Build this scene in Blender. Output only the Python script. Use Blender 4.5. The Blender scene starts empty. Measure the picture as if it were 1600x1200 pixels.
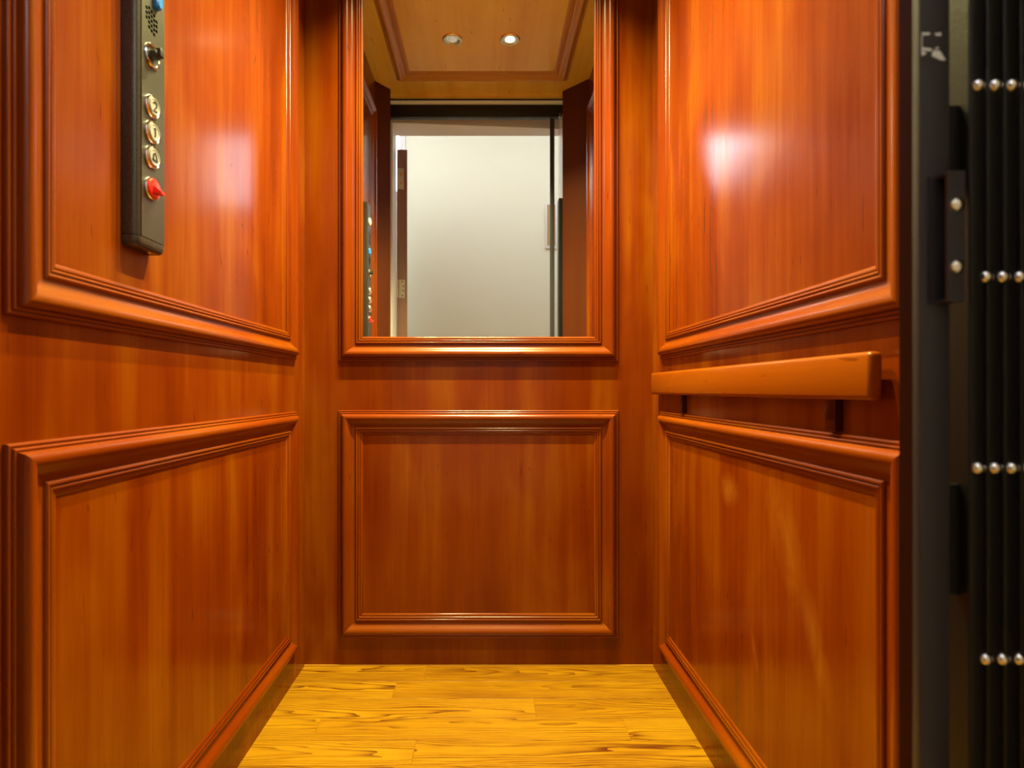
import bpy, math, random
from mathutils import Vector

random.seed(4)
S = bpy.context.scene
COL = S.collection
K = 1.0 / 540.0            # one unit of the survey grid in metres
EYE = 431 * K              # lens height above the cab floor
DB = 850 * K               # lens to back wall
XL, XR = -284 * K, 260 * K  # inner faces of the side walls
ZC = 1218 * K              # cab ceiling

# ------------------------------------------------------------------ helpers
class MB:
    def __init__(self):
        self.v, self.f = [], []

    def add(self, vs, fs):
        o = len(self.v)
        self.v += [tuple(p) for p in vs]
        self.f += [tuple(i + o for i in f) for f in fs]
        return self

    def box(self, x0, x1, y0, y1, z0, z1, bev=0.0):
        if bev <= 0:
            vs = [(x0, y0, z0), (x1, y0, z0), (x1, y1, z0), (x0, y1, z0), (x0, y0, z1), (x1, y0, z1), (x1, y1, z1), (x0, y1, z1)]
            fs = [(3, 2, 1, 0), (4, 5, 6, 7), (0, 1, 5, 4), (1, 2, 6, 5), (2, 3, 7, 6), (3, 0, 4, 7)]
            return self.add(vs, fs)
        import bmesh
        bm = bmesh.new()
        bmesh.ops.create_cube(bm, size=1.0)
        for v in bm.verts:
            v.co = Vector(((x0 + x1) / 2 + v.co.x * (x1 - x0), (y0 + y1) / 2 + v.co.y * (y1 - y0), (z0 + z1) / 2 + v.co.z * (z1 - z0)))
        bmesh.ops.bevel(bm, geom=bm.edges[:], offset=bev, segments=3, profile=0.5, affect='EDGES')
        bm.verts.index_update()
        self.add([v.co[:] for v in bm.verts], [[v.index for v in f.verts] for f in bm.faces])
        bm.free()
        return self

    def prism(self, poly, z0, z1):
        """poly: (x, y) points counter-clockwise, extruded along z"""
        n = len(poly)
        vs = [(x, y, z0) for x, y in poly] + [(x, y, z1) for x, y in poly]
        fs = [tuple(reversed(range(n))), tuple(range(n, 2 * n))]
        fs += [(i, (i + 1) % n, n + (i + 1) % n, n + i) for i in range(n)]
        return self.add(vs, fs)

    def lathe(self, c, axis, prof, seg=40):
        """prof: (radius, height along axis) from bottom to top"""
        ax = Vector(axis).normalized()
        t = Vector((0, 0, 1)) if abs(ax.z) < 0.9 else Vector((1, 0, 0))
        a = ax.cross(t).normalized()
        b = ax.cross(a).normalized()
        c = Vector(c)
        vs, fs, rings = [], [], []
        for r, h in prof:
            if r < 1e-6:
                rings.append([len(vs)])
                vs.append(c + ax * h)
            else:
                ring = []
                for i in range(seg):
                    an = 2 * math.pi * i / seg
                    ring.append(len(vs))
                    vs.append(c + ax * h + a * (r * math.cos(an)) + b * (r * math.sin(an)))
                rings.append(ring)
        for p, q in zip(rings, rings[1:]):
            for i in range(seg):
                j = (i + 1) % seg
                if len(p) == 1 and len(q) == 1:
                    continue
                if len(p) == 1:
                    fs.append((p[0], q[j], q[i]))
                elif len(q) == 1:
                    fs.append((p[i], p[j], q[0]))
                else:
                    fs.append((p[i], p[j], q[j], q[i]))
        return self.add(vs, fs)

    def build(self, name, mat, parent=None, loc=None, sharp=35, smooth=True):
        base = Vector(loc) if loc is not None else Vector((0, 0, 0))
        off = base if parent is None else Vector(parent['_base'])
        me = bpy.data.meshes.new(name)
        me.from_pydata([tuple(Vector(p) - off) for p in self.v], [], self.f)
        me.validate()
        import bmesh
        bm = bmesh.new()
        bm.from_mesh(me)
        bmesh.ops.recalc_face_normals(bm, faces=bm.faces)
        bm.to_mesh(me)
        bm.free()
        if smooth:
            me.polygons.foreach_set('use_smooth', [True] * len(me.polygons))
            me.set_sharp_from_angle(angle=math.radians(sharp))
        me.materials.append(mat)
        o = bpy.data.objects.new(name, me)
        COL.objects.link(o)
        o['_base'] = tuple(off)
        if parent is not None:
            o.parent = parent
        else:
            o.location = base
        return o


def sub(part, child):
    """hang an already built mesh under a part of its thing"""
    child.parent = part
    return child


def thing(name, label, cat, loc, group=None):
    o = bpy.data.objects.new(name, None)
    o.empty_display_size = 0.03
    COL.objects.link(o)
    o.location = loc
    o['_base'] = tuple(loc)
    o['label'] = label
    o['category'] = cat
    o['kind'] = 'thing'
    if group:
        o['group'] = group
    return o


def struct(o, label=None, cat=None):
    o['kind'] = 'structure'
    if label:
        o['label'] = label
    if cat:
        o['category'] = cat
    return o

# ------------------------------------------------------------------ materials
def new_mat(name):
    m = bpy.data.materials.new(name)
    m.use_nodes = True
    nt = m.node_tree
    return m, nt, nt.nodes['Principled BSDF']


def plain(name, col, rough=0.4, metal=0.0, spec=0.5, coat=0.0, emit=None, es=0.0, bump=0.0, bscale=300):
    m, nt, b = new_mat(name)
    b.inputs['Base Color'].default_value = (*col, 1)
    b.inputs['Roughness'].default_value = rough
    b.inputs['Metallic'].default_value = metal
    b.inputs['Specular IOR Level'].default_value = spec
    b.inputs['Coat Weight'].default_value = coat
    if emit:
        b.inputs['Emission Color'].default_value = (*emit, 1)
        b.inputs['Emission Strength'].default_value = es
    N = nt.nodes
    g = N.new('ShaderNodeNewGeometry')
    n = N.new('ShaderNodeTexNoise')
    n.inputs['Scale'].default_value = bscale
    n.inputs['Detail'].default_value = 3
    nt.links.new(g.outputs['Position'], n.inputs['Vector'])
    mr = N.new('ShaderNodeMapRange')
    mr.inputs['To Min'].default_value = max(0.0, rough - 0.05)
    mr.inputs['To Max'].default_value = rough + 0.05
    nt.links.new(n.outputs['Fac'], mr.inputs['Value'])
    nt.links.new(mr.outputs['Result'], b.inputs['Roughness'])
    if bump:
        bp = N.new('ShaderNodeBump')
        bp.inputs['Strength'].default_value = bump
        bp.inputs['Distance'].default_value = 0.001
        nt.links.new(n.outputs['Fac'], bp.inputs['Height'])
        nt.links.new(bp.outputs['Normal'], b.inputs['Normal'])
    return m


def ramp(nt, stops):
    r = nt.nodes.new('ShaderNodeValToRGB')
    e = r.color_ramp.elements
    while len(e) > 1:
        e.remove(e[-1])
    e[0].position, e[0].color = stops[0][0], (*stops[0][1], 1)
    for p, c in stops[1:]:
        x = e.new(p)
        x.color = (*c, 1)
    return r


def cherry(name, axis='z', dark=(0.090, 0.0068, 0.0003), mid=(0.174, 0.0258, 0.0004), light=(0.27, 0.074, 0.0014), rough=0.18, seed=0.0, fig=0.85, spec=0.36, worn=None):
    """stained cherry veneer: long soft bands, fine streaks and pores along the grain axis"""
    m, nt, b = new_mat(name)
    N, L = nt.nodes, nt.links
    g = N.new('ShaderNodeNewGeometry')
    oi = N.new('ShaderNodeObjectInfo')

    def stretched(across, along):
        mp = N.new('ShaderNodeMapping')
        s = {'x': (along, across, across), 'y': (across, along, across), 'z': (across, across, along)}[axis]
        mp.inputs['Scale'].default_value = s
        mp.inputs['Location'].default_value = (seed, seed * 1.7, seed * 0.6)
        L.new(g.outputs['Position'], mp.inputs['Vector'])
        return mp

    def noise(mp, detail, rgh=0.55, dist=0.0):
        n = N.new('ShaderNodeTexNoise')
        n.noise_dimensions = '4D'
        n.inputs['Scale'].default_value = 1.0
        n.inputs['Detail'].default_value = detail
        n.inputs['Roughness'].default_value = rgh
        n.inputs['Distortion'].default_value = dist
        w = N.new('ShaderNodeMath')
        w.operation = 'MULTIPLY'
        w.inputs[1].default_value = 9.0
        L.new(oi.outputs['Random'], w.inputs[0])
        L.new(w.outputs[0], n.inputs['W'])
        L.new(mp.outputs[0], n.inputs['Vector'])
        return n

    broad = noise(stretched(13, 0.9), 2, 0.5, 0.5)
    streak = noise(stretched(70, 2.4), 3, 0.6, 0.4)
    cloud = noise(stretched(6, 3.0), 2, 0.5, 0.8)
    pore = noise(stretched(420, 9), 2, 0.6)

    def madd(a, ka, c):
        x = N.new('ShaderNodeMath')
        x.operation = 'MULTIPLY_ADD'
        L.new(a, x.inputs[0])
        x.inputs[1].default_value = ka
        if isinstance(c, float):
            x.inputs[2].default_value = c
        else:
            L.new(c, x.inputs[2])
        return x.outputs[0]

    s = madd(broad.outputs['Fac'], 1.15 * fig, 0.5 - 1.25 * fig + 0.02)
    s = madd(streak.outputs['Fac'], 0.42 * fig, s)
    s = madd(cloud.outputs['Fac'], 0.73 * fig, s)
    s = madd(pore.outputs['Fac'], 0.20 * fig, s)
    r = ramp(nt, [(0.10, dark), (0.50, mid), (0.92, light)])
    L.new(s, r.inputs['Fac'])
    # small dark pore flecks
    fl = noise(stretched(130, 16), 1, 0.5, 0.9)
    flr = ramp(nt, [(0.0, (1, 1, 1)), (0.70, (1, 1, 1)), (0.78, (0.62, 0.55, 0.5))])
    L.new(fl.outputs['Fac'], flr.inputs['Fac'])
    mx = N.new('ShaderNodeMix')
    mx.data_type = 'RGBA'
    mx.blend_type = 'MULTIPLY'
    mx.inputs['Factor'].default_value = 1.0
    L.new(r.outputs['Color'], mx.inputs['A'])
    L.new(flr.outputs['Color'], mx.inputs['B'])
    col_out = mx.outputs['Result']
    if worn:
        # rubbed, faded patches with ragged edges
        rag = noise(stretched(16, 9), 3, 0.65, 1.2)
        tot = None
        for cx_, cy_, cz_, ry, rz, ang in worn:
            mp = N.new('ShaderNodeMapping')
            mp.vector_type = 'TEXTURE'
            mp.inputs['Location'].default_value = (cx_, cy_, cz_)
            mp.inputs['Rotation'].default_value = (ang, 0, 0)
            mp.inputs['Scale'].default_value = (0.1, ry, rz)
            L.new(g.outputs['Position'], mp.inputs['Vector'])
            gr = N.new('ShaderNodeTexGradient')
            gr.gradient_type = 'SPHERICAL'
            L.new(mp.outputs[0], gr.inputs['Vector'])
            if tot is None:
                tot = gr.outputs['Fac']
            else:
                a_ = N.new('ShaderNodeMath')
                a_.operation = 'MAXIMUM'
                L.new(tot, a_.inputs[0])
                L.new(gr.outputs['Fac'], a_.inputs[1])
                tot = a_.outputs[0]
        ml = N.new('ShaderNodeMath')
        ml.operation = 'MULTIPLY'
        L.new(tot, ml.inputs[0])
        L.new(rag.outputs['Fac'], ml.inputs[1])
        wr = ramp(nt, [(0.12, (0, 0, 0)), (0.5, (1, 1, 1))])
        L.new(ml.outputs[0], wr.inputs['Fac'])
        w_ = N.new('ShaderNodeMath')
        w_.operation = 'MULTIPLY'
        w_.inputs[1].default_value = 0.38
        L.new(wr.outputs['Color'], w_.inputs[0])
        m2 = N.new('ShaderNodeMix')
        m2.data_type = 'RGBA'
        L.new(w_.outputs[0], m2.inputs['Factor'])
        L.new(col_out, m2.inputs['A'])
        m2.inputs['B'].default_value = (0.36, 0.13, 0.012, 1)
        col_out = m2.outputs['Result']
    L.new(col_out, b.inputs['Base Color'])
    mr = N.new('ShaderNodeMapRange')
    mr.inputs['To Min'].default_value = rough - 0.05
    mr.inputs['To Max'].default_value = rough + 0.06
    L.new(streak.outputs['Fac'], mr.inputs['Value'])
    L.new(mr.outputs['Result'], b.inputs['Roughness'])
    b.inputs['Specular IOR Level'].default_value = spec
    bp = N.new('ShaderNodeBump')
    bp.inputs['Strength'].default_value = 0.05
    bp.inputs['Distance'].default_value = 0.0006
    L.new(pore.outputs['Fac'], bp.inputs['Height'])
    L.new(bp.outputs['Normal'], b.inputs['Normal'])
    return m


def oak(name):
    """oak strip flooring: each board carries its own shift in the 'board' colour layer; cathedral arcs along x"""
    m, nt, b = new_mat(name)
    N, L = nt.nodes, nt.links

    def math_(op, a, c=None, d=None):
        x = N.new('ShaderNodeMath')
        x.operation = op
        for i, q in enumerate((a, c, d)):
            if q is None:
                continue
            if isinstance(q, (int, float)):
                x.inputs[i].default_value = q
            else:
                L.new(q, x.inputs[i])
        return x.outputs[0]

    uv = N.new('ShaderNodeUVMap')
    uv.uv_map = 'grain'
    sp = N.new('ShaderNodeSeparateXYZ')
    L.new(uv.outputs['UV'], sp.inputs[0])
    at = N.new('ShaderNodeAttribute')
    at.attribute_name = 'board'
    sc = N.new('ShaderNodeSeparateColor')
    L.new(at.outputs['Color'], sc.inputs[0])
    u, v = sp.outputs['X'], sp.outputs['Y']       # u along the board in metres (+ shift), v across, 0 at its middle
    cv = N.new('ShaderNodeCombineXYZ')
    L.new(u, cv.inputs[0])
    L.new(v, cv.inputs[1])
    L.new(math_('MULTIPLY', sc.outputs[0], 37.0), cv.inputs[2])

    def noise(sx, sy, detail, rgh=0.55):
        mp = N.new('ShaderNodeMapping')
        mp.inputs['Scale'].default_value = (sx, sy, 1)
        L.new(cv.outputs[0], mp.inputs['Vector'])
        n = N.new('ShaderNodeTexNoise')
        n.inputs['Scale'].default_value = 1
        n.inputs['Detail'].default_value = detail
        n.inputs['Roughness'].default_value = rgh
        L.new(mp.outputs[0], n.inputs['Vector'])
        return n.outputs['Fac']

    wob = noise(2.6, 22, 2)
    vo = math_('ADD', v, math_('MULTIPLY', math_('SUBTRACT', sc.outputs[1], 0.5), 0.06))
    vo = math_('ADD', vo, math_('MULTIPLY', math_('SUBTRACT', noise(3, 4, 1), 0.5), 0.03))
    para = math_('MULTIPLY', math_('MULTIPLY', vo, vo), 330.0)
    f = math_('ADD', math_('MULTIPLY', u, math_('SUBTRACT', math_('MULTIPLY', sc.outputs[2], 3.0), 1.5)), para)
    f = math_('ADD', f, math_('MULTIPLY', wob, 0.75))
    ring = math_('FRACT', math_('MULTIPLY', f, 7.0))
    line = math_('POWER', ring, 3.5)
    pores = noise(14, 520, 2, 0.7)
    pm = math_('MULTIPLY', line, math_('MULTIPLY_ADD', pores, 1.8, -0.3))
    patch = noise(2.2, 9, 2)
    pm = math_('MULTIPLY', pm, math_('MULTIPLY_ADD', patch, 5.2, -1.1))
    pm = math_('MINIMUM', math_('MAXIMUM', pm, 0.0), 1.0)
    tone = math_('ADD', math_('MULTIPLY', noise(7, 150, 3, 0.65), 0.7), math_('MULTIPLY', noise(3, 16, 2), 0.5))
    tone = math_('ADD', tone, math_('MULTIPLY', math_('SUBTRACT', sc.outputs[0], 0.5), 0.22))
    r = ramp(nt, [(0.32, (0.19, 0.068, 0.0012)), (0.60, (0.32, 0.142, 0.0022)), (0.88, (0.40, 0.195, 0.005))])
    L.new(tone, r.inputs['Fac'])
    mx = N.new('ShaderNodeMix')
    mx.data_type = 'RGBA'
    L.new(pm, mx.inputs['Factor'])
    L.new(r.outputs['Color'], mx.inputs['A'])
    mx.inputs['B'].default_value = (0.080, 0.0115, 0.0010, 1)
    L.new(mx.outputs['Result'], b.inputs['Base Color'])
    b.inputs['Roughness'].default_value = 0.34
    b.inputs['Specular IOR Level'].default_value = 0.3
    bp = N.new('ShaderNodeBump')
    bp.inputs['Strength'].default_value = 0.12
    bp.inputs['Distance'].default_value = 0.001
    bp.invert = True
    L.new(pm, bp.inputs['Height'])
    L.new(bp.outputs['Normal'], b.inputs['Normal'])
    return m


W_PANEL = cherry('cherry_veneer_vertical', 'z')
W_WORN = cherry('cherry_veneer_rubbed', 'z', seed=1.5, worn=[(XR, -0.70, 0.56, 0.06, 0.17, -0.45), (XR, -0.775, 0.44, 0.035, 0.14, -0.4), (XR, -0.60, 0.33, 0.012, 0.06, -0.3), (XR, -0.50, 0.60, 0.06, 0.05, 0)])
W_WALL = cherry('cherry_wall_veneer', 'z', seed=7.3)
W_X = cherry('cherry_moulding_across', 'x', fig=0.6, rough=0.21, seed=2.0)
W_Y = cherry('cherry_moulding_along', 'y', fig=0.6, rough=0.21, seed=3.0)
W_Z = cherry('cherry_moulding_upright', 'z', fig=0.6, rough=0.21, seed=5.0)
W_CEIL = cherry('honey_ceiling_veneer', 'y', dark=(0.58, 0.31, 0.03), mid=(0.74, 0.46, 0.065), light=(0.84, 0.57, 0.10), fig=0.7, seed=9.0)
HONEY = dict(dark=(0.34, 0.12, 0.012), mid=(0.46, 0.20, 0.025), light=(0.56, 0.28, 0.04), fig=0.5, seed=6.0)
W_CX = cherry('honey_moulding_across', 'x', **HONEY)
W_CY = cherry('honey_moulding_along', 'y', **HONEY)
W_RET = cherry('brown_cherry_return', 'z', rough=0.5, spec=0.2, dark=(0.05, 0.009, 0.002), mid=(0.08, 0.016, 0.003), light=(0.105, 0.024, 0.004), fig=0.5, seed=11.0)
W_RAIL = cherry('cherry_handrail', 'y', dark=(0.16, 0.020, 0.0006), mid=(0.26, 0.055, 0.001), light=(0.35, 0.10, 0.002), fig=0.45, rough=0.2, seed=4.0)
W_DARK = cherry('cherry_bracket_stain', 'z', dark=(0.030, 0.003, 0.0004), mid=(0.045, 0.005, 0.0006), light=(0.06, 0.008, 0.001), fig=0.5)
OAK = oak('oak_strip_floor')
OAK_EDGE = plain('oak_floor_edge', (0.5, 0.24, 0.02), 0.4)
MIRROR = plain('silvered_mirror_glass', (0.93, 0.94, 0.93), 0.0, 1.0)
for n_ in list(MIRROR.node_tree.nodes):
    if n_.type == 'MAP_RANGE':
        n_.inputs['To Min'].default_value = 0.0
        n_.inputs['To Max'].default_value = 0.004
BRONZE = plain('dark_bronze_housing', (0.062, 0.052, 0.045), 0.28, 0.5, bump=0.1, bscale=900)
PLATE = plain('brushed_grey_faceplate', (0.125, 0.123, 0.11), 0.42, 1.0)
CHROME = plain('polished_chrome', (0.85, 0.84, 0.82), 0.12, 1.0)
STEEL = plain('satin_steel_button', (0.42, 0.41, 0.39), 0.35, 0.4)
BLACK = plain('matt_black_plastic', (0.012, 0.011, 0.010), 0.45)
HOLE = plain('black_hole', (0.001, 0.001, 0.001), 0.9, spec=0.0)
RED = plain('glossy_red_plastic', (0.78, 0.015, 0.008), 0.25, coat=0.4)
BLUE = plain('blue_plastic_lens', (0.02, 0.22, 0.75), 0.2, coat=0.5)
IVORY = plain('ivory_lens', (0.85, 0.80, 0.66), 0.3)
GATE = plain('black_gate_leaf', (0.0045, 0.0048, 0.0055), 0.36, 0.0, bump=0.35, bscale=700, spec=0.35)
POST = plain('charcoal_gate_post', (0.036, 0.034, 0.044), 0.38, 0.2, bump=0.25, bscale=900)
HEADER = plain('black_steel_header', (0.010, 0.011, 0.012), 0.4, 0.2, bump=0.3, bscale=600)
ALU = plain('pale_aluminium', (0.82, 0.88, 0.82), 0.5, 0.0)
SCUFF = plain('white_paint_scuff', (0.75, 0.8, 0.82), 0.6)
CLEAR, _nt, _b = new_mat('clear_acrylic')
_b.inputs['Base Color'].default_value = (0.9, 0.95, 1.0, 1)
_b.inputs['Roughness'].default_value = 0.08
_b.inputs['Alpha'].default_value = 0.35
HALLW = plain('white_hall_paint', (0.78, 0.78, 0.62), 0.65)
FRAMEW = plain('white_gloss_door_frame', (0.74, 0.72, 0.70), 0.4)
DOORM = plain('brown_painted_door', (0.22, 0.10, 0.065), 0.45)
HINGE = plain('satin_nickel_hinge', (0.60, 0.55, 0.40), 0.35, 0.7)
TAN = plain('tan_panel', (0.42, 0.28, 0.11), 0.5)
RING = plain('satin_brass_trim_ring', (0.80, 0.62, 0.34), 0.22, 0.9)
LENS_ON = plain('lit_halogen_lens', (1, 0.95, 0.8), 0.2, emit=(1.0, 0.84, 0.52), es=14.0)
LENS_DIM = plain('faceted_halogen_glass', (0.55, 0.62, 0.58), 0.12, 0.6, emit=(1.0, 0.9, 0.7), es=0.25)
REFL = plain('faceted_reflector', (0.8, 0.85, 0.82), 0.15, 1.0)
PLUG = plain('plaster_hall_ceiling', (0.75, 0.74, 0.72), 0.8)
DARKWALL = plain('dark_shaft_wall', (0.06, 0.04, 0.03), 0.7)

# ------------------------------------------------------------------ room shell
YF = -0.995                      # front end of the left wall
AR = (XR, -0.976)                # right front corner, inner face
BR = (0.372, -1.084)             # nose of the right return
AL = (XL, -0.995)
BL = (-0.4655, -1.068)           # nose of the left return
T = 0.02
struct(MB().box(XL - T, XR + T, 0.0, T, -0.02, ZC + 0.02).build('wall_back', W_WALL))
struct(MB().box(XL - T, XL, YF, 0.0, -0.02, ZC + 0.02).build('wall_left', W_WALL))
struct(MB().box(XR, XR + T, AR[1], 0.0, -0.02, ZC + 0.02).build('wall_right', W_WALL))
n = (0.0085, -0.0085)
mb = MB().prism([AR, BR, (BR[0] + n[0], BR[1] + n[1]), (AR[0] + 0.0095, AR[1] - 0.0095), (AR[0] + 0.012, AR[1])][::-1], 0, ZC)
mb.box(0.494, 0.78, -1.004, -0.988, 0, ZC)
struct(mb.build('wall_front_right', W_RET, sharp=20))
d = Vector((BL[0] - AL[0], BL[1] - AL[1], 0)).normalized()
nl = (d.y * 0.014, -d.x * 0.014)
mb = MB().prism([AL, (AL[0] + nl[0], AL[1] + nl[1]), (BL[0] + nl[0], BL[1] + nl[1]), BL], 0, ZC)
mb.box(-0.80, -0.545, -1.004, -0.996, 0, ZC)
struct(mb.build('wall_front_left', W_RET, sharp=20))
# ceiling: one slab over the cab, with a slim lip over the entrance
mb = MB().box(XL - T, XR + T, -1.122, T, ZC, ZC + 0.02)
mb.box(-0.80, 0.78, -1.126, -1.106, ZC - 0.014, ZC)
struct(mb.build('ceiling', W_CEIL))

# floor of oak strips running across the cab
def floor_boards(name, x0, x1, rows, z, joints):
    vs, fs, uvs, cols = [], [], [], []
    for i, (ya, yb) in enumerate(rows):
        js = [x0] + sorted(joints.get(i, [])) + [x1]
        for xa, xb in zip(js, js[1:]):
            o = len(vs)
            g = 0.0004
            ch = 0.0007
            q = [(xa + g, yb + g, z - ch), (xb - g, yb + g, z - ch), (xb - g, ya - g, z - ch), (xa + g, ya - g, z - ch),
                 (xa + g + ch, yb + g + ch, z), (xb - g - ch, yb + g + ch, z), (xb - g - ch, ya - g - ch, z), (xa + g + ch, ya - g - ch, z)]
            vs += q
            ff = [(4, 5, 6, 7), (0, 1, 5, 4), (1, 2, 6, 5), (2, 3, 7, 6), (3, 0, 4, 7)]
            r = (random.random(), random.random(), random.random())
            sh = random.uniform(0, 5)
            ym = (ya + yb) / 2
            for f in ff:
                fs.append(tuple(k + o for k in f))
                for k in f:
                    uvs.append((q[k][0] + sh, q[k][1] - ym))
                    cols.append((*r, 1))
    o = len(vs)
    y0, y1 = rows[0][0], rows[-1][1]
    vs += [(x0, y1, z - 0.001), (x1, y1, z - 0.001), (x1, y0, z - 0.001), (x0, y0, z - 0.001), (x0, y1, z - 0.03), (x1, y1, z - 0.03), (x1, y0, z - 0.03), (x0, y0, z - 0.03)]
    for f in [(0, 1, 2, 3), (7, 6, 5, 4), (0, 4, 5, 1), (1, 5, 6, 2), (2, 6, 7, 3), (3, 7, 4, 0)]:
        fs.append(tuple(k + o for k in f))
        uvs += [(0, 0)] * 4
        cols += [(0.2, 0.5, 0.5, 1)] * 4
    me = bpy.data.meshes.new(name)
    me.from_pydata(vs, [], fs)
    l = me.uv_layers.new(name='grain')
    for i, u in enumerate(uvs):
        l.data[i].uv = u
    c = me.color_attributes.new('board', 'FLOAT_COLOR', 'CORNER')
    for i, u in enumerate(cols):
        c.data[i].color = u
    me.materials.append(OAK)
    ob = bpy.data.objects.new(name, me)
    COL.objects.link(ob)
    return ob

rows = []
y = 0.0
for w in [0.0838] * 17:
    rows.append((y, y - w))
    y -= w
j = {0: [-0.172], 1: [-0.245], 2: [0.122], 3: [-0.40, 0.33], 4: [-0.16], 5: [0.28], 6: [-0.3], 7: [0.1], 8: [-0.2], 9: [0.3], 10: [-0.1], 11: [0.2]}
struct(floor_boards('floor', -0.80, 0.78, rows[:], 0.0, j))
rows2 = []
y = rows[-1][1]
for _ in range(14):
    rows2.append((y, y - 0.0838))
    y -= 0.0838
struct(floor_boards('floor_hall', -1.6, 1.6, rows2, 0.0, {k: [random.uniform(-1, 0), random.uniform(0.1, 1)] for k in range(14)}))

struct(MB().box(XL, XR, -0.0035, 0.0, 0.0, 0.0028).build('trim_2', OAK_EDGE))

# ------------------------------------------------------------------ mouldings and panels
PROFILE = [(0, 0), (0, 3.5), (1, 5), (2.8, 5.6), (4.6, 5), (5.4, 4), (5.6, 5.5), (6.4, 7.2), (8, 7.8), (9.6, 7.2), (10.2, 6.2),
           (10.5, 8), (11.5, 11.5), (13.5, 14.5), (16.5, 16.6), (20, 17.2), (24, 16.8), (28, 15), (31.5, 12), (34.5, 9), (38, 6.6), (42, 5.2), (46, 4.6), (49, 4.5),
           (49.3, 5.8), (50.5, 7.6), (52.8, 8.4), (55, 7.8), (56, 6.4), (56.3, 5.2), (57, 6.4), (59, 7.2), (61, 6.6), (62, 5),
           (62.5, 4.2), (64, 4.8), (66, 4.6), (68.5, 3.5), (70.5, 2), (71, 0)]
PROFILE = [(a / 1000, b / 1000) for a, b in PROFILE]


def to3(plane, u, v, h):
    """plane-local (u along, v up or deep, h off the surface) to world"""
    if plane == 'back':
        return (u, -h, v)
    if plane == 'left':
        return (XL + h, u, v)
    if plane == 'right':
        return (XR - h, u, v)
    return (u, v, ZC - h)        # ceiling


def moulding(plane, u0, u1, v0, v1, side):
    vs = []
    for w, h in PROFILE:
        if side == 'bottom':
            a, b = (u0 + w, v0 + w), (u1 - w, v0 + w)
        elif side == 'top':
            a, b = (u0 + w, v1 - w), (u1 - w, v1 - w)
        elif side == 'low':
            a, b = (u0 + w, v0 + w), (u0 + w, v1 - w)
        else:
            a, b = (u1 - w, v0 + w), (u1 - w, v1 - w)
        vs += [to3(plane, *a, h), to3(plane, *b, h)]
    n_ = len(PROFILE)
    fs = [(2 * i, 2 * i + 1, 2 * i + 3, 2 * i + 2) for i in range(n_ - 1)]
    fs.append((2 * n_ - 2, 2 * n_ - 1, 1, 0))
    fs.append(tuple(2 * i for i in range(n_)))
    fs.append(tuple(2 * i + 1 for i in reversed(range(n_))))
    return MB().add(vs, fs)


def framed(name, label, cat, plane, u0, u1, v0, v1, field, fmat, group=None):
    t = thing(name, label, cat, to3(plane, (u0 + u1) / 2, v0, 0), group)
    lm = {'back': W_X, 'left': W_Y, 'right': W_Y, 'ceiling': W_CX}[plane]
    sm = W_CY if plane == 'ceiling' else W_Z
    i = 0.066
    h = 0.0015
    pts = [to3(plane, u0 + i, v0 + i, 0), to3(plane, u1 - i, v1 - i, h)]
    lo = [min(a, b) for a, b in zip(*pts)]
    hi = [max(a, b) for a, b in zip(*pts)]
    MB().box(lo[0], hi[0], lo[1], hi[1], lo[2], hi[2]).build(field, fmat, t)
    names = ('front_rail', 'back_rail') if plane == 'ceiling' else ('bottom_rail', 'top_rail')
    moulding(plane, u0, u1, v0, v1, 'bottom').build(names[0], lm, t, sharp=50)
    moulding(plane, u0, u1, v0, v1, 'top').build(names[1], lm, t, sharp=50)
    moulding(plane, u0, u1, v0, v1, 'low').build('stile', sm, t, sharp=50)
    moulding(plane, u0, u1, v0, v1, 'high').build('stile', sm, t, sharp=50)
    return t

ZU0, ZU1 = 475.5 * K, 1146 * K
ZL0, ZL1 = 44 * K, 399 * K
framed('wall_mirror', 'tall mirror in a wide cherry moulding frame on the back wall, reflecting the open entrance', 'mirror', 'back', -230.5 * K, 206 * K, ZU0, ZU1, 'mirror_glass', MIRROR)
framed('moulded_panel', 'cherry moulded panel low on the back wall, under the mirror', 'wall panel', 'back', -231 * K, 206 * K, ZL0, ZL1, 'panel_field', W_PANEL)
framed('moulded_panel', 'tall upper cherry moulded panel on the side wall behind the control panel', 'wall panel', 'left', -0.983, -0.080, ZU0, ZU1, 'panel_field', W_PANEL)
framed('moulded_panel', 'lower cherry moulded panel on the side wall, beneath the control panel', 'wall panel', 'left', -0.983, -0.080, ZL0, ZL1, 'panel_field', W_PANEL)
framed('moulded_panel', 'tall upper cherry moulded panel with white glare, above the wooden handrail', 'wall panel', 'right', -0.974, -0.080, ZU0, ZU1, 'panel_field', W_PANEL)
framed('moulded_panel', 'lower scratched cherry moulded panel beneath the wooden handrail', 'wall panel', 'right', -0.974, -0.080, ZL0, ZL1, 'panel_field', W_WORN)
framed('ceiling_panel', 'cherry moulded panel on the ceiling around the round downlights, seen in the mirror', 'ceiling panel', 'ceiling', -227 * K, 205 * K, -0.985, -0.080, 'panel_field', W_CEIL)

# ------------------------------------------------------------------ handrail
hr = thing('handrail', 'flat cherry wood handrail with rounded end along the side wall', 'handrail', (252 * K, -0.5, EYE - 0.013))
z0, z1 = EYE - 7.0 * K, EYE + 25 * K
rf, rb = 246.5 * K, 256 * K
yn, yfar = -DB + 0.648, -0.062
MB().box(rf, rb, yn, yfar, z0, z1, 0.0062).build('rail', W_RAIL, hr)
for yc in (-DB + 0.745, -DB + 1.319):
    MB().box(rb - 0.004, XR, yc - 0.011, yc + 0.011, EYE - 30.5 * K, EYE + 12 * K, 0.001).build('bracket', W_DARK, hr)

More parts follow.
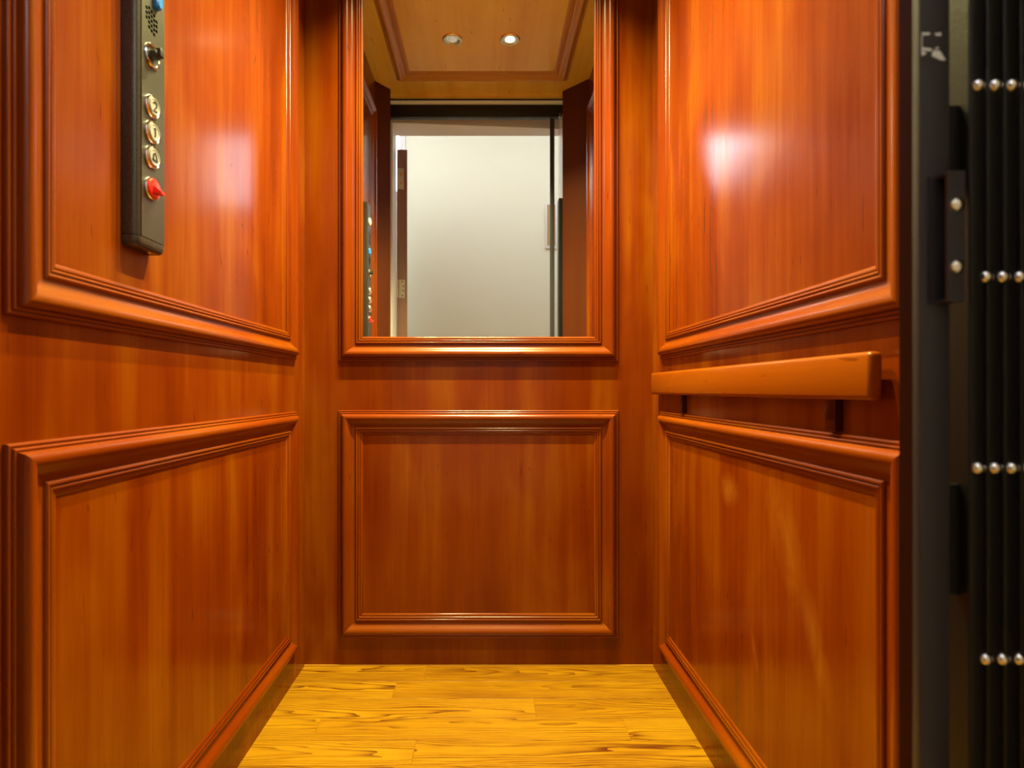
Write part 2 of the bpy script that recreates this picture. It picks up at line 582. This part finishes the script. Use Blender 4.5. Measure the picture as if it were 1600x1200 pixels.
# ------------------------------------------------------------------ control panel
XF = XL + 0.0250
YC = -0.760
cp = thing('control_panel', 'long dark bronze elevator control panel with round buttons on the side wall', 'control panel', (XL, YC, 1.006))
ya, yb = -0.793, -0.7265


def rounded(x1, y0, y1, r, x0=XL + 0.0015):
    p = [(x0, y0)]
    for i in range(9):
        a = -math.pi / 2 + (math.pi / 2) * i / 8
        p.append((x1 - r + r * math.cos(a), y0 + r + r * math.sin(a)))
    r2 = 0.004
    for i in range(6):
        a = (math.pi / 2) * i / 5
        p.append((x1 - r2 + r2 * math.cos(a), y1 - r2 + r2 * math.sin(a)))
    p.append((x0, y1))
    return p

MB().prism(rounded(XF - 0.001, ya, yb, 0.011), 1.0225, 1.579).build('housing', BRONZE, cp)
mb = MB().prism(rounded(XF - 0.0005, ya - 0.0005, yb + 0.0005, 0.011), 1.0165, 1.0215)
pl, ph = rounded(XF - 0.0005, ya - 0.0005, yb + 0.0005, 0.011), rounded(XF - 0.0055, ya + 0.0045, yb - 0.004, 0.010)
nn = len(pl)
for k in range(4):
    s0, s1 = k / 4, (k + 1) / 4
    c0, c1 = 1 - math.cos(s0 * math.pi / 2), 1 - math.cos(s1 * math.pi / 2)
    h0, h1 = 1.0165 - 0.0105 * math.sin(s0 * math.pi / 2), 1.0165 - 0.0105 * math.sin(s1 * math.pi / 2)
    A = [(p[0] + (q[0] - p[0]) * c0, p[1] + (q[1] - p[1]) * c0, h0) for p, q in zip(pl, ph)]
    B = [(p[0] + (q[0] - p[0]) * c1, p[1] + (q[1] - p[1]) * c1, h1) for p, q in zip(pl, ph)]
    mb.add(A + B, [(i, (i + 1) % nn, nn + (i + 1) % nn, nn + i) for i in range(nn)])
    if k == 3:
        mb.add(B, [tuple(range(nn))])
cap_end = mb.build('end_cap', BRONZE, cp)
sub(cap_end, MB().lathe((XL + 0.014, -0.748, 1.0065), (0, 0, -1), [(0, 0.0012), (0.0025, 0.0011), (0.0032, 0.0)], 16).build('screw', CHROME, cap_end))
MB().prism(rounded(XF - 0.001, ya, yb, 0.011), 1.5795, 1.592).build('end_cap', BRONZE, cp)
MB().box(XF - 0.0014, XF, ya + 0.0095, yb - 0.0012, 1.0226, 1.5785).build('faceplate', PLATE, cp)
fp = [o for o in cp.children if o.name.startswith('faceplate')][0]


def ribbon(mb, pts, wd, x, cy, cz, th=0.0004):
    """a stroke of width wd through (a, b) points on the face, a towards +y and b up"""
    pts = [Vector((a, b)) for a, b in pts]
    L_, R_ = [], []
    for i, p in enumerate(pts):
        dr = (pts[min(i + 1, len(pts) - 1)] - pts[max(i - 1, 0)]).normalized()
        nrm = Vector((-dr.y, dr.x)) * wd / 2
        L_.append(p + nrm)
        R_.append(p - nrm)
    for i in range(len(pts) - 1):
        q = [L_[i], L_[i + 1], R_[i + 1], R_[i]]
        vs = [(x, cy + p.x, cz + p.y) for p in q] + [(x + th, cy + p.x, cz + p.y) for p in q]
        mb.add(vs, [(0, 1, 2, 3), (4, 5, 6, 7), (0, 1, 5, 4), (1, 2, 6, 5), (2, 3, 7, 6), (3, 0, 4, 7)])
    return mb

TWO = [(0.0032 * math.cos(a), 0.0025 + 0.0031 * math.sin(a)) for a in [math.radians(q) for q in range(170, -50, -20)]] + [(0.0008, -0.0014), (-0.0034, -0.0055), (0.0038, -0.0055)]
ONE = [(-0.0022, 0.0034), (0.0004, 0.0055), (0.0004, -0.0055)]
BELL = [(-0.0052, -0.0040), (-0.0034, -0.0024), (-0.0030, 0.0010), (-0.0024, 0.0036), (0, 0.0052), (0.0024, 0.0036), (0.0030, 0.0010), (0.0034, -0.0024), (0.0052, -0.0040), (-0.0052, -0.0040)]
RINGP = [(0.0170, 0.0), (0.0170, 0.0016), (0.0160, 0.0032), (0.0145, 0.0036), (0.0132, 0.0026), (0.0128, 0.0006)]
CAPP = [(0.0126, 0.0003), (0.0126, 0.0046), (0.0119, 0.0056), (0.0105, 0.0056), (0.0099, 0.0050), (0.0095, 0.0050), (0.0, 0.0052)]
for st in (TWO, ONE, BELL):
    st[:] = [(1.2 * a, 1.2 * b_) for a, b_ in st]
for zc, mark in ((1.2215, TWO), (1.1830, ONE), (1.1456, BELL)):
    bt = MB().lathe((XF, YC, zc), (1, 0, 0), CAPP).build('button', STEEL, cp)
    MB().lathe((XF, YC, zc), (1, 0, 0), RINGP).build('bezel', CHROME, bt).parent = bt
    mm = ribbon(MB(), mark, 0.0027, XF + 0.0054, YC, zc)
    mm.build('numeral' if mark is not BELL else 'bell_symbol', BLACK, bt, smooth=False)
# key switch
ks = MB().lathe((XF, YC, 1.297), (1, 0, 0), [(0.0150, 0.0002), (0.0145, 0.0012), (0.0, 0.0012)]).build('key_switch', BLACK, cp)
MB().lathe((XF, YC, 1.297), (1, 0, 0), [(0.0180, 0), (0.0180, 0.0018), (0.0168, 0.0034), (0.0150, 0.0036), (0.0138, 0.0022), (0.0136, 0.001)]).build('bezel', CHROME, ks)
mb = MB().lathe((XF, YC, 1.299), (1, 0, 0), [(0.0075, 0.0012), (0.0070, 0.010), (0.0045, 0.012), (0, 0.012)], 24)
mb.box(XF + 0.008, XF + 0.0165, YC - 0.0050, YC + 0.0050, 1.2955, 1.3075, 0.0012)
mb.build('knob', BLACK, ks)
# red stop switch
rs = MB().lathe((XF, YC, 1.0986), (1, 0, 0), [(0.0150, 0.0004), (0.0150, 0.004), (0.0138, 0.0055), (0.008, 0.0068), (0, 0.0072)]).build('stop_switch', RED, cp)
MB().lathe((XF, YC, 1.0986), (1, 0, 0), [(0.0172, 0), (0.0172, 0.0018), (0.0164, 0.0030), (0.0154, 0.0032), (0.0150, 0.0020)]).build('bezel', CHROME, rs)
mb = MB()
vs = [(XF + 0.005, YC - 0.007, 1.103), (XF + 0.005, YC + 0.007, 1.103), (XF + 0.005, YC + 0.008, 1.091), (XF + 0.005, YC - 0.008, 1.091),
      (XF + 0.0175, YC - 0.0045, 1.0930), (XF + 0.0175, YC + 0.0045, 1.0930), (XF + 0.0175, YC + 0.0045, 1.0895), (XF + 0.0175, YC - 0.0045, 1.0895)]
mb.add(vs, [(0, 1, 2, 3), (4, 5, 6, 7), (0, 1, 5, 4), (1, 2, 6, 5), (2, 3, 7, 6), (3, 0, 4, 7)])
mb.build('lever', RED, rs, smooth=False)
# loudspeaker holes in a hexagonal patch
mb = MB()
for c, (k, odd) in enumerate([(3, 0), (5, 0), (5, 1), (5, 1), (3, 0)]):
    a = (c - 2) * 0.0060
    base = [(0.0095), (0.0144), (0.0108), (0.0072), (-0.0014)][c]
    base = {0: 0.0125, 1: 0.0160, 2: 0.0142, 3: 0.0124, 4: 0.0070}[c]
    for r in range(k):
        b_ = base - r * 0.0071
        mb.lathe((XF, YC + a, 1.3495 + b_), (1, 0, 0), [(0.0026, 0.0), (0.0025, 0.0003), (0.0, 0.0003)], 12)
mb.build('speaker_holes', HOLE, fp)
# blue lens, louvre and ivory emergency lamp higher up
mb = MB()
pts = []
for i in range(24):
    a = 2 * math.pi * i / 24
    pts.append((0.0062 * math.cos(a), 0.0062 * math.sin(a) + (0.013 if math.sin(a) > 0 else -0.004)))
cyb, czb = YC + 0.010, 1.383
for x0_, s0_, x1_, s1_ in ((0.0, 1.0, 0.005, 1.0), (0.005, 1.0, 0.008, 0.7)):
    A = [(XF + x0_, cyb + a * s0_, czb + b_ * s0_) for a, b_ in pts]
    B = [(XF + x1_, cyb + a * s1_, czb + b_ * s1_) for a, b_ in pts]
    mb.add(A + B, [(i, (i + 1) % 24, 24 + (i + 1) % 24, 24 + i) for i in range(24)])
mb.add(B, [tuple(range(24))])
mb.build('blue_indicator', BLUE, cp)
mb = MB()
for i in range(6):
    ribbon(mb, [(-0.016, -0.003), (0.016, 0.003)], 0.0032, XF, YC - 0.004, 1.425 + i * 0.0085, 0.0003)
mb.build('louvre_slots', HOLE, fp, smooth=False)
MB().lathe((XF, YC, 1.517), (1, 0, 0), [(0.017, 0), (0.017, 0.003), (0.013, 0.006), (0.006, 0.0078), (0, 0.008)]).build('emergency_lamp', IVORY, cp)

# ------------------------------------------------------------------ downlights
def downlight(x, yy, label, lit, energy):
    t = thing('downlight', label, 'ceiling light', (x, yy, ZC - 0.0015), 'recessed downlights in the ceiling panel')
    zt = ZC - 0.0015
    MB().lathe((x, yy, zt), (0, 0, -1), [(0.0420, 0.0), (0.0420, 0.0022), (0.0400, 0.0042), (0.0355, 0.0052), (0.0320, 0.0046), (0.0305, 0.0030), (0.0300, 0.0004)]).build('trim_ring', RING, t)
    MB().lathe((x, yy, zt), (0, 0, -1), [(0.0299, 0.0006), (0.0299, 0.0036), (0.0250, 0.0026), (0.0195, 0.0012)], 24).build('reflector', REFL, t, smooth=False)
    MB().lathe((x, yy, zt), (0, 0, -1), [(0.0197, 0.0008), (0.0175, 0.0024), (0.009, 0.0038), (0, 0.0042)], 24).build('bulb', lit, t)
    if energy <= 0:
        return
    la = bpy.data.lights.new('downlight_beam', 'SPOT')
    la.energy = energy
    la.color = (1.0, 0.92, 0.40)
    la.spot_size = math.radians(107)
    la.spot_blend = 1.0
    la.shadow_soft_size = 0.009
    lo = bpy.data.objects.new('downlight_beam', la)
    COL.objects.link(lo)
    lo.parent = t
    lo.location = (0, 0, -0.0155)

XC = -11 * K
E = 158.0
downlight(-76 * K, -0.69, 'round brass rimmed downlight with dull greenish bulb, seen in the mirror', LENS_DIM, 0.0)
downlight(53 * K, -0.69, 'round brass rimmed downlight glowing warm white, seen in the mirror', LENS_ON, 0.7 * E)
downlight(-76 * K, -0.33, 'glowing downlight nearer the mirror, above the control panel side', LENS_ON, 1.2 * E)
downlight(53 * K, -0.33, 'glowing downlight nearer the mirror, above the handrail side', LENS_ON, 1.2 * E)

# ------------------------------------------------------------------ folding gate
YP = -DB + 0.4016           # front face of the gate post
gt = thing('accordion_gate', 'black folding accordion gate with rows of chrome rivets, folded beside the cab entrance', 'gate', (0.38, YP, 0.0))
ztop = 2.163
po = MB().box(0.3199, 0.3425, YP, YP + 0.007, 0.012, ztop, 0.0012).build('lead_post', POST, gt)
# scuffs on the post
mb = MB()


def zpx(yp, Z):
    return EYE + (609 - yp) / 850.0 * Z


def xpx(xp, Z):
    return (xp - 760) / 850.0 * Z

for quad in ([(1440, 51), (1453, 51), (1453, 54), (1443, 55)], [(1436, 56), (1441, 52), (1441, 74), (1436, 74)], [(1461, 52), (1471, 51), (1470, 56), (1462, 55)],
             [(1438, 74), (1456, 76), (1455, 80), (1438, 78)], [(1437, 79), (1448, 82), (1444, 86), (1437, 87)], [(1458, 79), (1468, 79), (1478, 94), (1470, 94), (1456, 87)], [(1461, 75), (1467, 73), (1466, 76), (1462, 77)]):
    vs = [(max(xpx(a, 0.4014), 0.3211), YP - 0.0003, zpx(b_, 0.4014)) for a, b_ in quad]
    vs2 = [(a, YP + 0.0002, c) for a, _, c in vs]
    k = len(vs)
    mb.add(vs + vs2, [tuple(range(k)), tuple(range(2 * k - 1, k - 1, -1))] + [(i, (i + 1) % k, k + (i + 1) % k, k + i) for i in range(k)])
mb.build('scuff_mark', SCUFF, po, smooth=False)
# pull handle: a channel open towards the opening, two screws
hz0, hz1 = zpx(472, 0.393), zpx(270, 0.393)
mb = MB().box(0.3300, 0.3425, YP - 0.0125, YP - 0.0105, hz0, hz1)
mb.box(0.3300, 0.3425, YP - 0.0105, YP, hz1 - 0.002, hz1)
mb.box(0.3300, 0.3425, YP - 0.0105, YP, hz0, hz0 + 0.002)
mb.box(0.3260, 0.3425, YP - 0.0012, YP + 0.0, hz0, hz1)
mb.box(0.3410, 0.3425, YP - 0.0105, YP, hz0, hz1)
hd = mb.build('handle', POST, gt)
for yp in (320, 417):
    MB().lathe((xpx(1494, 0.389) + 0.0003, YP - 0.0125, zpx(yp, 0.389)), (0, -1, 0), [(0.0048, 0), (0.0044, 0.0018), (0.0026, 0.0032), (0, 0.0037)], 20).build('screw', CHROME, hd)
# black plates put in for the shadow between post and leaves
for za, zb in ((zpx(300, 0.41), zpx(163, 0.41)), (zpx(930, 0.41), zpx(757, 0.41))):
    MB().box(0.3425, 0.3585, YP + 0.010, YP + 0.013, za, zb).build('shade_plate', GATE, gt)
NLEAF = 7
for i in range(NLEAF):
    xc = 0.3640 + 0.01253 * i
    hw = 0.0060
    yfr, ybk = YP + 0.001, YP + 0.056
    sec = [(xc - hw, ybk)]
    for cx_, a0 in ((xc - hw + 0.0022, math.pi), (xc + hw - 0.0022, 1.5 * math.pi)):
        for q in range(5):
            a = a0 + math.pi / 2 * q / 4
            sec.append((cx_ + 0.0022 * math.cos(a), yfr + 0.0022 + 0.0022 * math.sin(a)))
    sec += [(xc + hw, ybk)]
    lf = MB().prism(sec, 0.014, 1.745).build('gate_leaf', GATE, gt)
    MB().box(xc - 0.0015, xc + 0.0015, yfr + 0.006, ybk, 1.745, ztop).build('clear_panel', CLEAR, lf)
    for k in range(-5, 5):
        z = zpx(128, 0.398) - k * 0.1416
        xr = xc if k % 2 == 0 else xc + 0.0063
        yy = yfr if k % 2 == 0 else yfr + 0.0005
        if 0.03 < z < 1.72:
            MB().lathe((xr, yy + 0.0008, z), (0, -1, 0), [(0.0048, 0), (0.0046, 0.0016), (0.0034, 0.0034), (0.0016, 0.0045), (0, 0.0048)], 20).build('rivet', CHROME, lf)

gh = thing('gate_header', 'black steel gate header with pale metal strip over the entrance, seen in the mirror', 'gate header', (0, YP, 2.22))
MB().box(-0.80, 0.78, YP - 0.012, YP + 0.020, 2.135 + 0.03, 2.226, 0.002).build('header_beam', HEADER, gh)
MB().box(-0.80, 0.78, YP + 0.020, YP + 0.030, 2.226, 2.241).build('pale_strip', ALU, gh)

# ------------------------------------------------------------------ landing and hall beyond the camera
HY = -2.45
mb = MB().box(-1.6, -0.495, -1.42, -1.30, 0, 2.95)
mb.box(0.405, 1.6, -1.42, -1.30, 0, 2.95)
struct(mb.build('wall_landing', FRAMEW))
zh = 2.196
struct(MB().prism([(-0.495, -1.275), (-0.495, -1.425), (0.405, -1.425), (0.405, -1.345)], zh, 2.95).build('trim_1', FRAMEW, smooth=False))
struct(MB().box(-1.6, 1.6, HY - 0.05, HY, 0, 2.95).build('wall_hall', HALLW))
struct(MB().box(-1.65, -1.6, HY, -1.30, 0, 2.95).build('wall_hall_left', HALLW))
struct(MB().box(1.6, 1.65, HY, -1.30, 0, 2.95).build('wall_hall_right', HALLW))
struct(MB().box(-1.65, 1.65, HY - 0.05, -1.30, 2.95, 3.0).build('ceiling_hall', PLUG))
struct(MB().box(-0.82, -0.80, -1.30, -0.996, -0.02, 2.95).build('wall_shaft_left', DARKWALL))
struct(MB().box(0.78, 0.80, -1.30, -0.986, -0.02, 2.95).build('wall_shaft_right', DARKWALL))
struct(MB().box(-0.80, 0.78, -1.275, -1.122, 2.30, 2.32).build('ceiling_shaft', DARKWALL))

dr = thing('door_1', 'brown landing door standing open with edge and nickel hinge showing, seen in the mirror', 'door', (-0.494, -1.428, 0.006))
struct(dr)
MB().box(-0.494, -0.437, -2.20, -1.428, 0.006, 2.125, 0.002).build('door_leaf', DOORM, dr)
MB().box(-0.490, -0.455, -1.4285, -1.4255, 1.905, 2.02).build('latch_plate', HINGE, dr)
lp = [o for o in dr.children if o.name.startswith('latch_plate')][0]
for z_, r_ in ((1.985, 0.011), (1.935, 0.007)):
    MB().lathe((-0.470, -1.4256, z_), (0, 1, 0), [(r_, 0), (r_ * 0.9, 0.002), (0, 0.002)], 20).build('bolt', CHROME, lp)
hg = MB().box(-0.482, -0.450, -1.4285, -1.4255, 1.305, 1.405).build('hinge', HINGE, dr)
MB().lathe((-0.492, -1.4240, 1.305), (0, 0, 1), [(0, 0), (0.006, 0), (0.006, 0.10), (0, 0.10)], 16).build('hinge_pin', HINGE, hg)
for (a, z_) in ((-0.464, 1.395), (-0.458, 1.370), (-0.458, 1.345), (-0.464, 1.318)):
    MB().lathe((a, -1.4256, z_), (0, 1, 0), [(0.004, 0), (0.0035, 0.0008), (0, 0.0008)], 12).build('hinge_screw', BLACK, hg)
dr.rotation_euler = (0, 0, math.radians(-9))

def hall_glow_panel(name, x0, x1, z0, z1, es):  # unseen glowing panel, added where the glare on the side walls points
    w_ = bpy.data.objects.new(name, None)
    COL.objects.link(w_)
    w_.location = (x0, HY, z0)
    w_['_base'] = (x0, HY, z0)
    struct(w_)
    m_ = plain('bluish_glow_pane', (0.8, 0.9, 1.0), 0.2, emit=(0.80, 0.90, 1.0), es=es)
    MB().box(x0, x1, HY, HY + 0.006, z0, z1).build('glowing_pane', m_, w_)
    f_ = MB().box(x0 - 0.04, x0, HY, HY + 0.02, z0 - 0.04, z1 + 0.04)
    f_.box(x1, x1 + 0.04, HY, HY + 0.02, z0 - 0.04, z1 + 0.04)
    f_.box(x0, x1, HY, HY + 0.02, z0 - 0.04, z0)
    f_.box(x0, x1, HY, HY + 0.02, z1, z1 + 0.04)
    f_.build('pane_frame', FRAMEW, w_)

hall_glow_panel('glow_panel_1', -1.40, -0.64, 2.26, 2.76, 11.0)
hall_glow_panel('glow_panel_2', 0.74, 1.16, 2.16, 2.70, 8.0)

wp = thing('wall_plate', 'narrow white plate with tan inset, half behind the black gate post in the mirror', 'wall plate', (0.47, HY, 1.84))
MB().box(0.434, 0.520, HY - 0.004, HY + 0.016, 1.838, 2.172, 0.003).build('plate', FRAMEW, wp)
MB().box(0.447, 0.507, HY + 0.0155, HY + 0.019, 1.862, 2.160).build('inset', TAN, wp)

# ------------------------------------------------------------------ light of the hall
def area(name, loc, rot, sx, sy, e, col):
    la = bpy.data.lights.new(name, 'AREA')
    la.shape = 'RECTANGLE'
    la.size, la.size_y = sx, sy
    la.energy = e
    la.color = col
    o = bpy.data.objects.new(name, la)
    COL.objects.link(o)
    o.location = loc
    o.rotation_euler = rot
    return o

area('hall_fill_light', (0.1, -1.62, 2.93), (0, 0, 0), 2.4, 0.45, 10.5, (1.0, 0.90, 1.0))  # unseen area light, added to brighten the hall
w = bpy.data.worlds.new('world')
S.world = w
w.use_nodes = True
w.node_tree.nodes['Background'].inputs[0].default_value = (0.5, 0.5, 0.55, 1)
w.node_tree.nodes['Background'].inputs[1].default_value = 0.05

# ------------------------------------------------------------------ camera
cd = bpy.data.cameras.new('camera')
cd.sensor_width = 36.0
cd.lens = 36.0 * 850 / 1600
cd.shift_x = 40 / 1600
cd.shift_y = 9 / 1600
cd.clip_start = 0.02
cd.dof.use_dof = True
cd.dof.focus_distance = 1.5
cd.dof.aperture_fstop = 5.0
co = bpy.data.objects.new('camera', cd)
COL.objects.link(co)
co.location = (0, -DB, EYE)
co.rotation_euler = (math.pi / 2, 0, 0)
S.camera = co

for o in S.objects:
    if '_base' in o:
        del o['_base']
S.view_settings.view_transform = 'Standard'
S.view_settings.look = 'None'
S.view_settings.gamma = 1
S.view_settings.use_curve_mapping = False
S.view_settings.exposure = 0.15
S.cycles.max_bounces = 14
S.cycles.diffuse_bounces = 6
S.cycles.glossy_bounces = 8
S.cycles.use_denoising = True
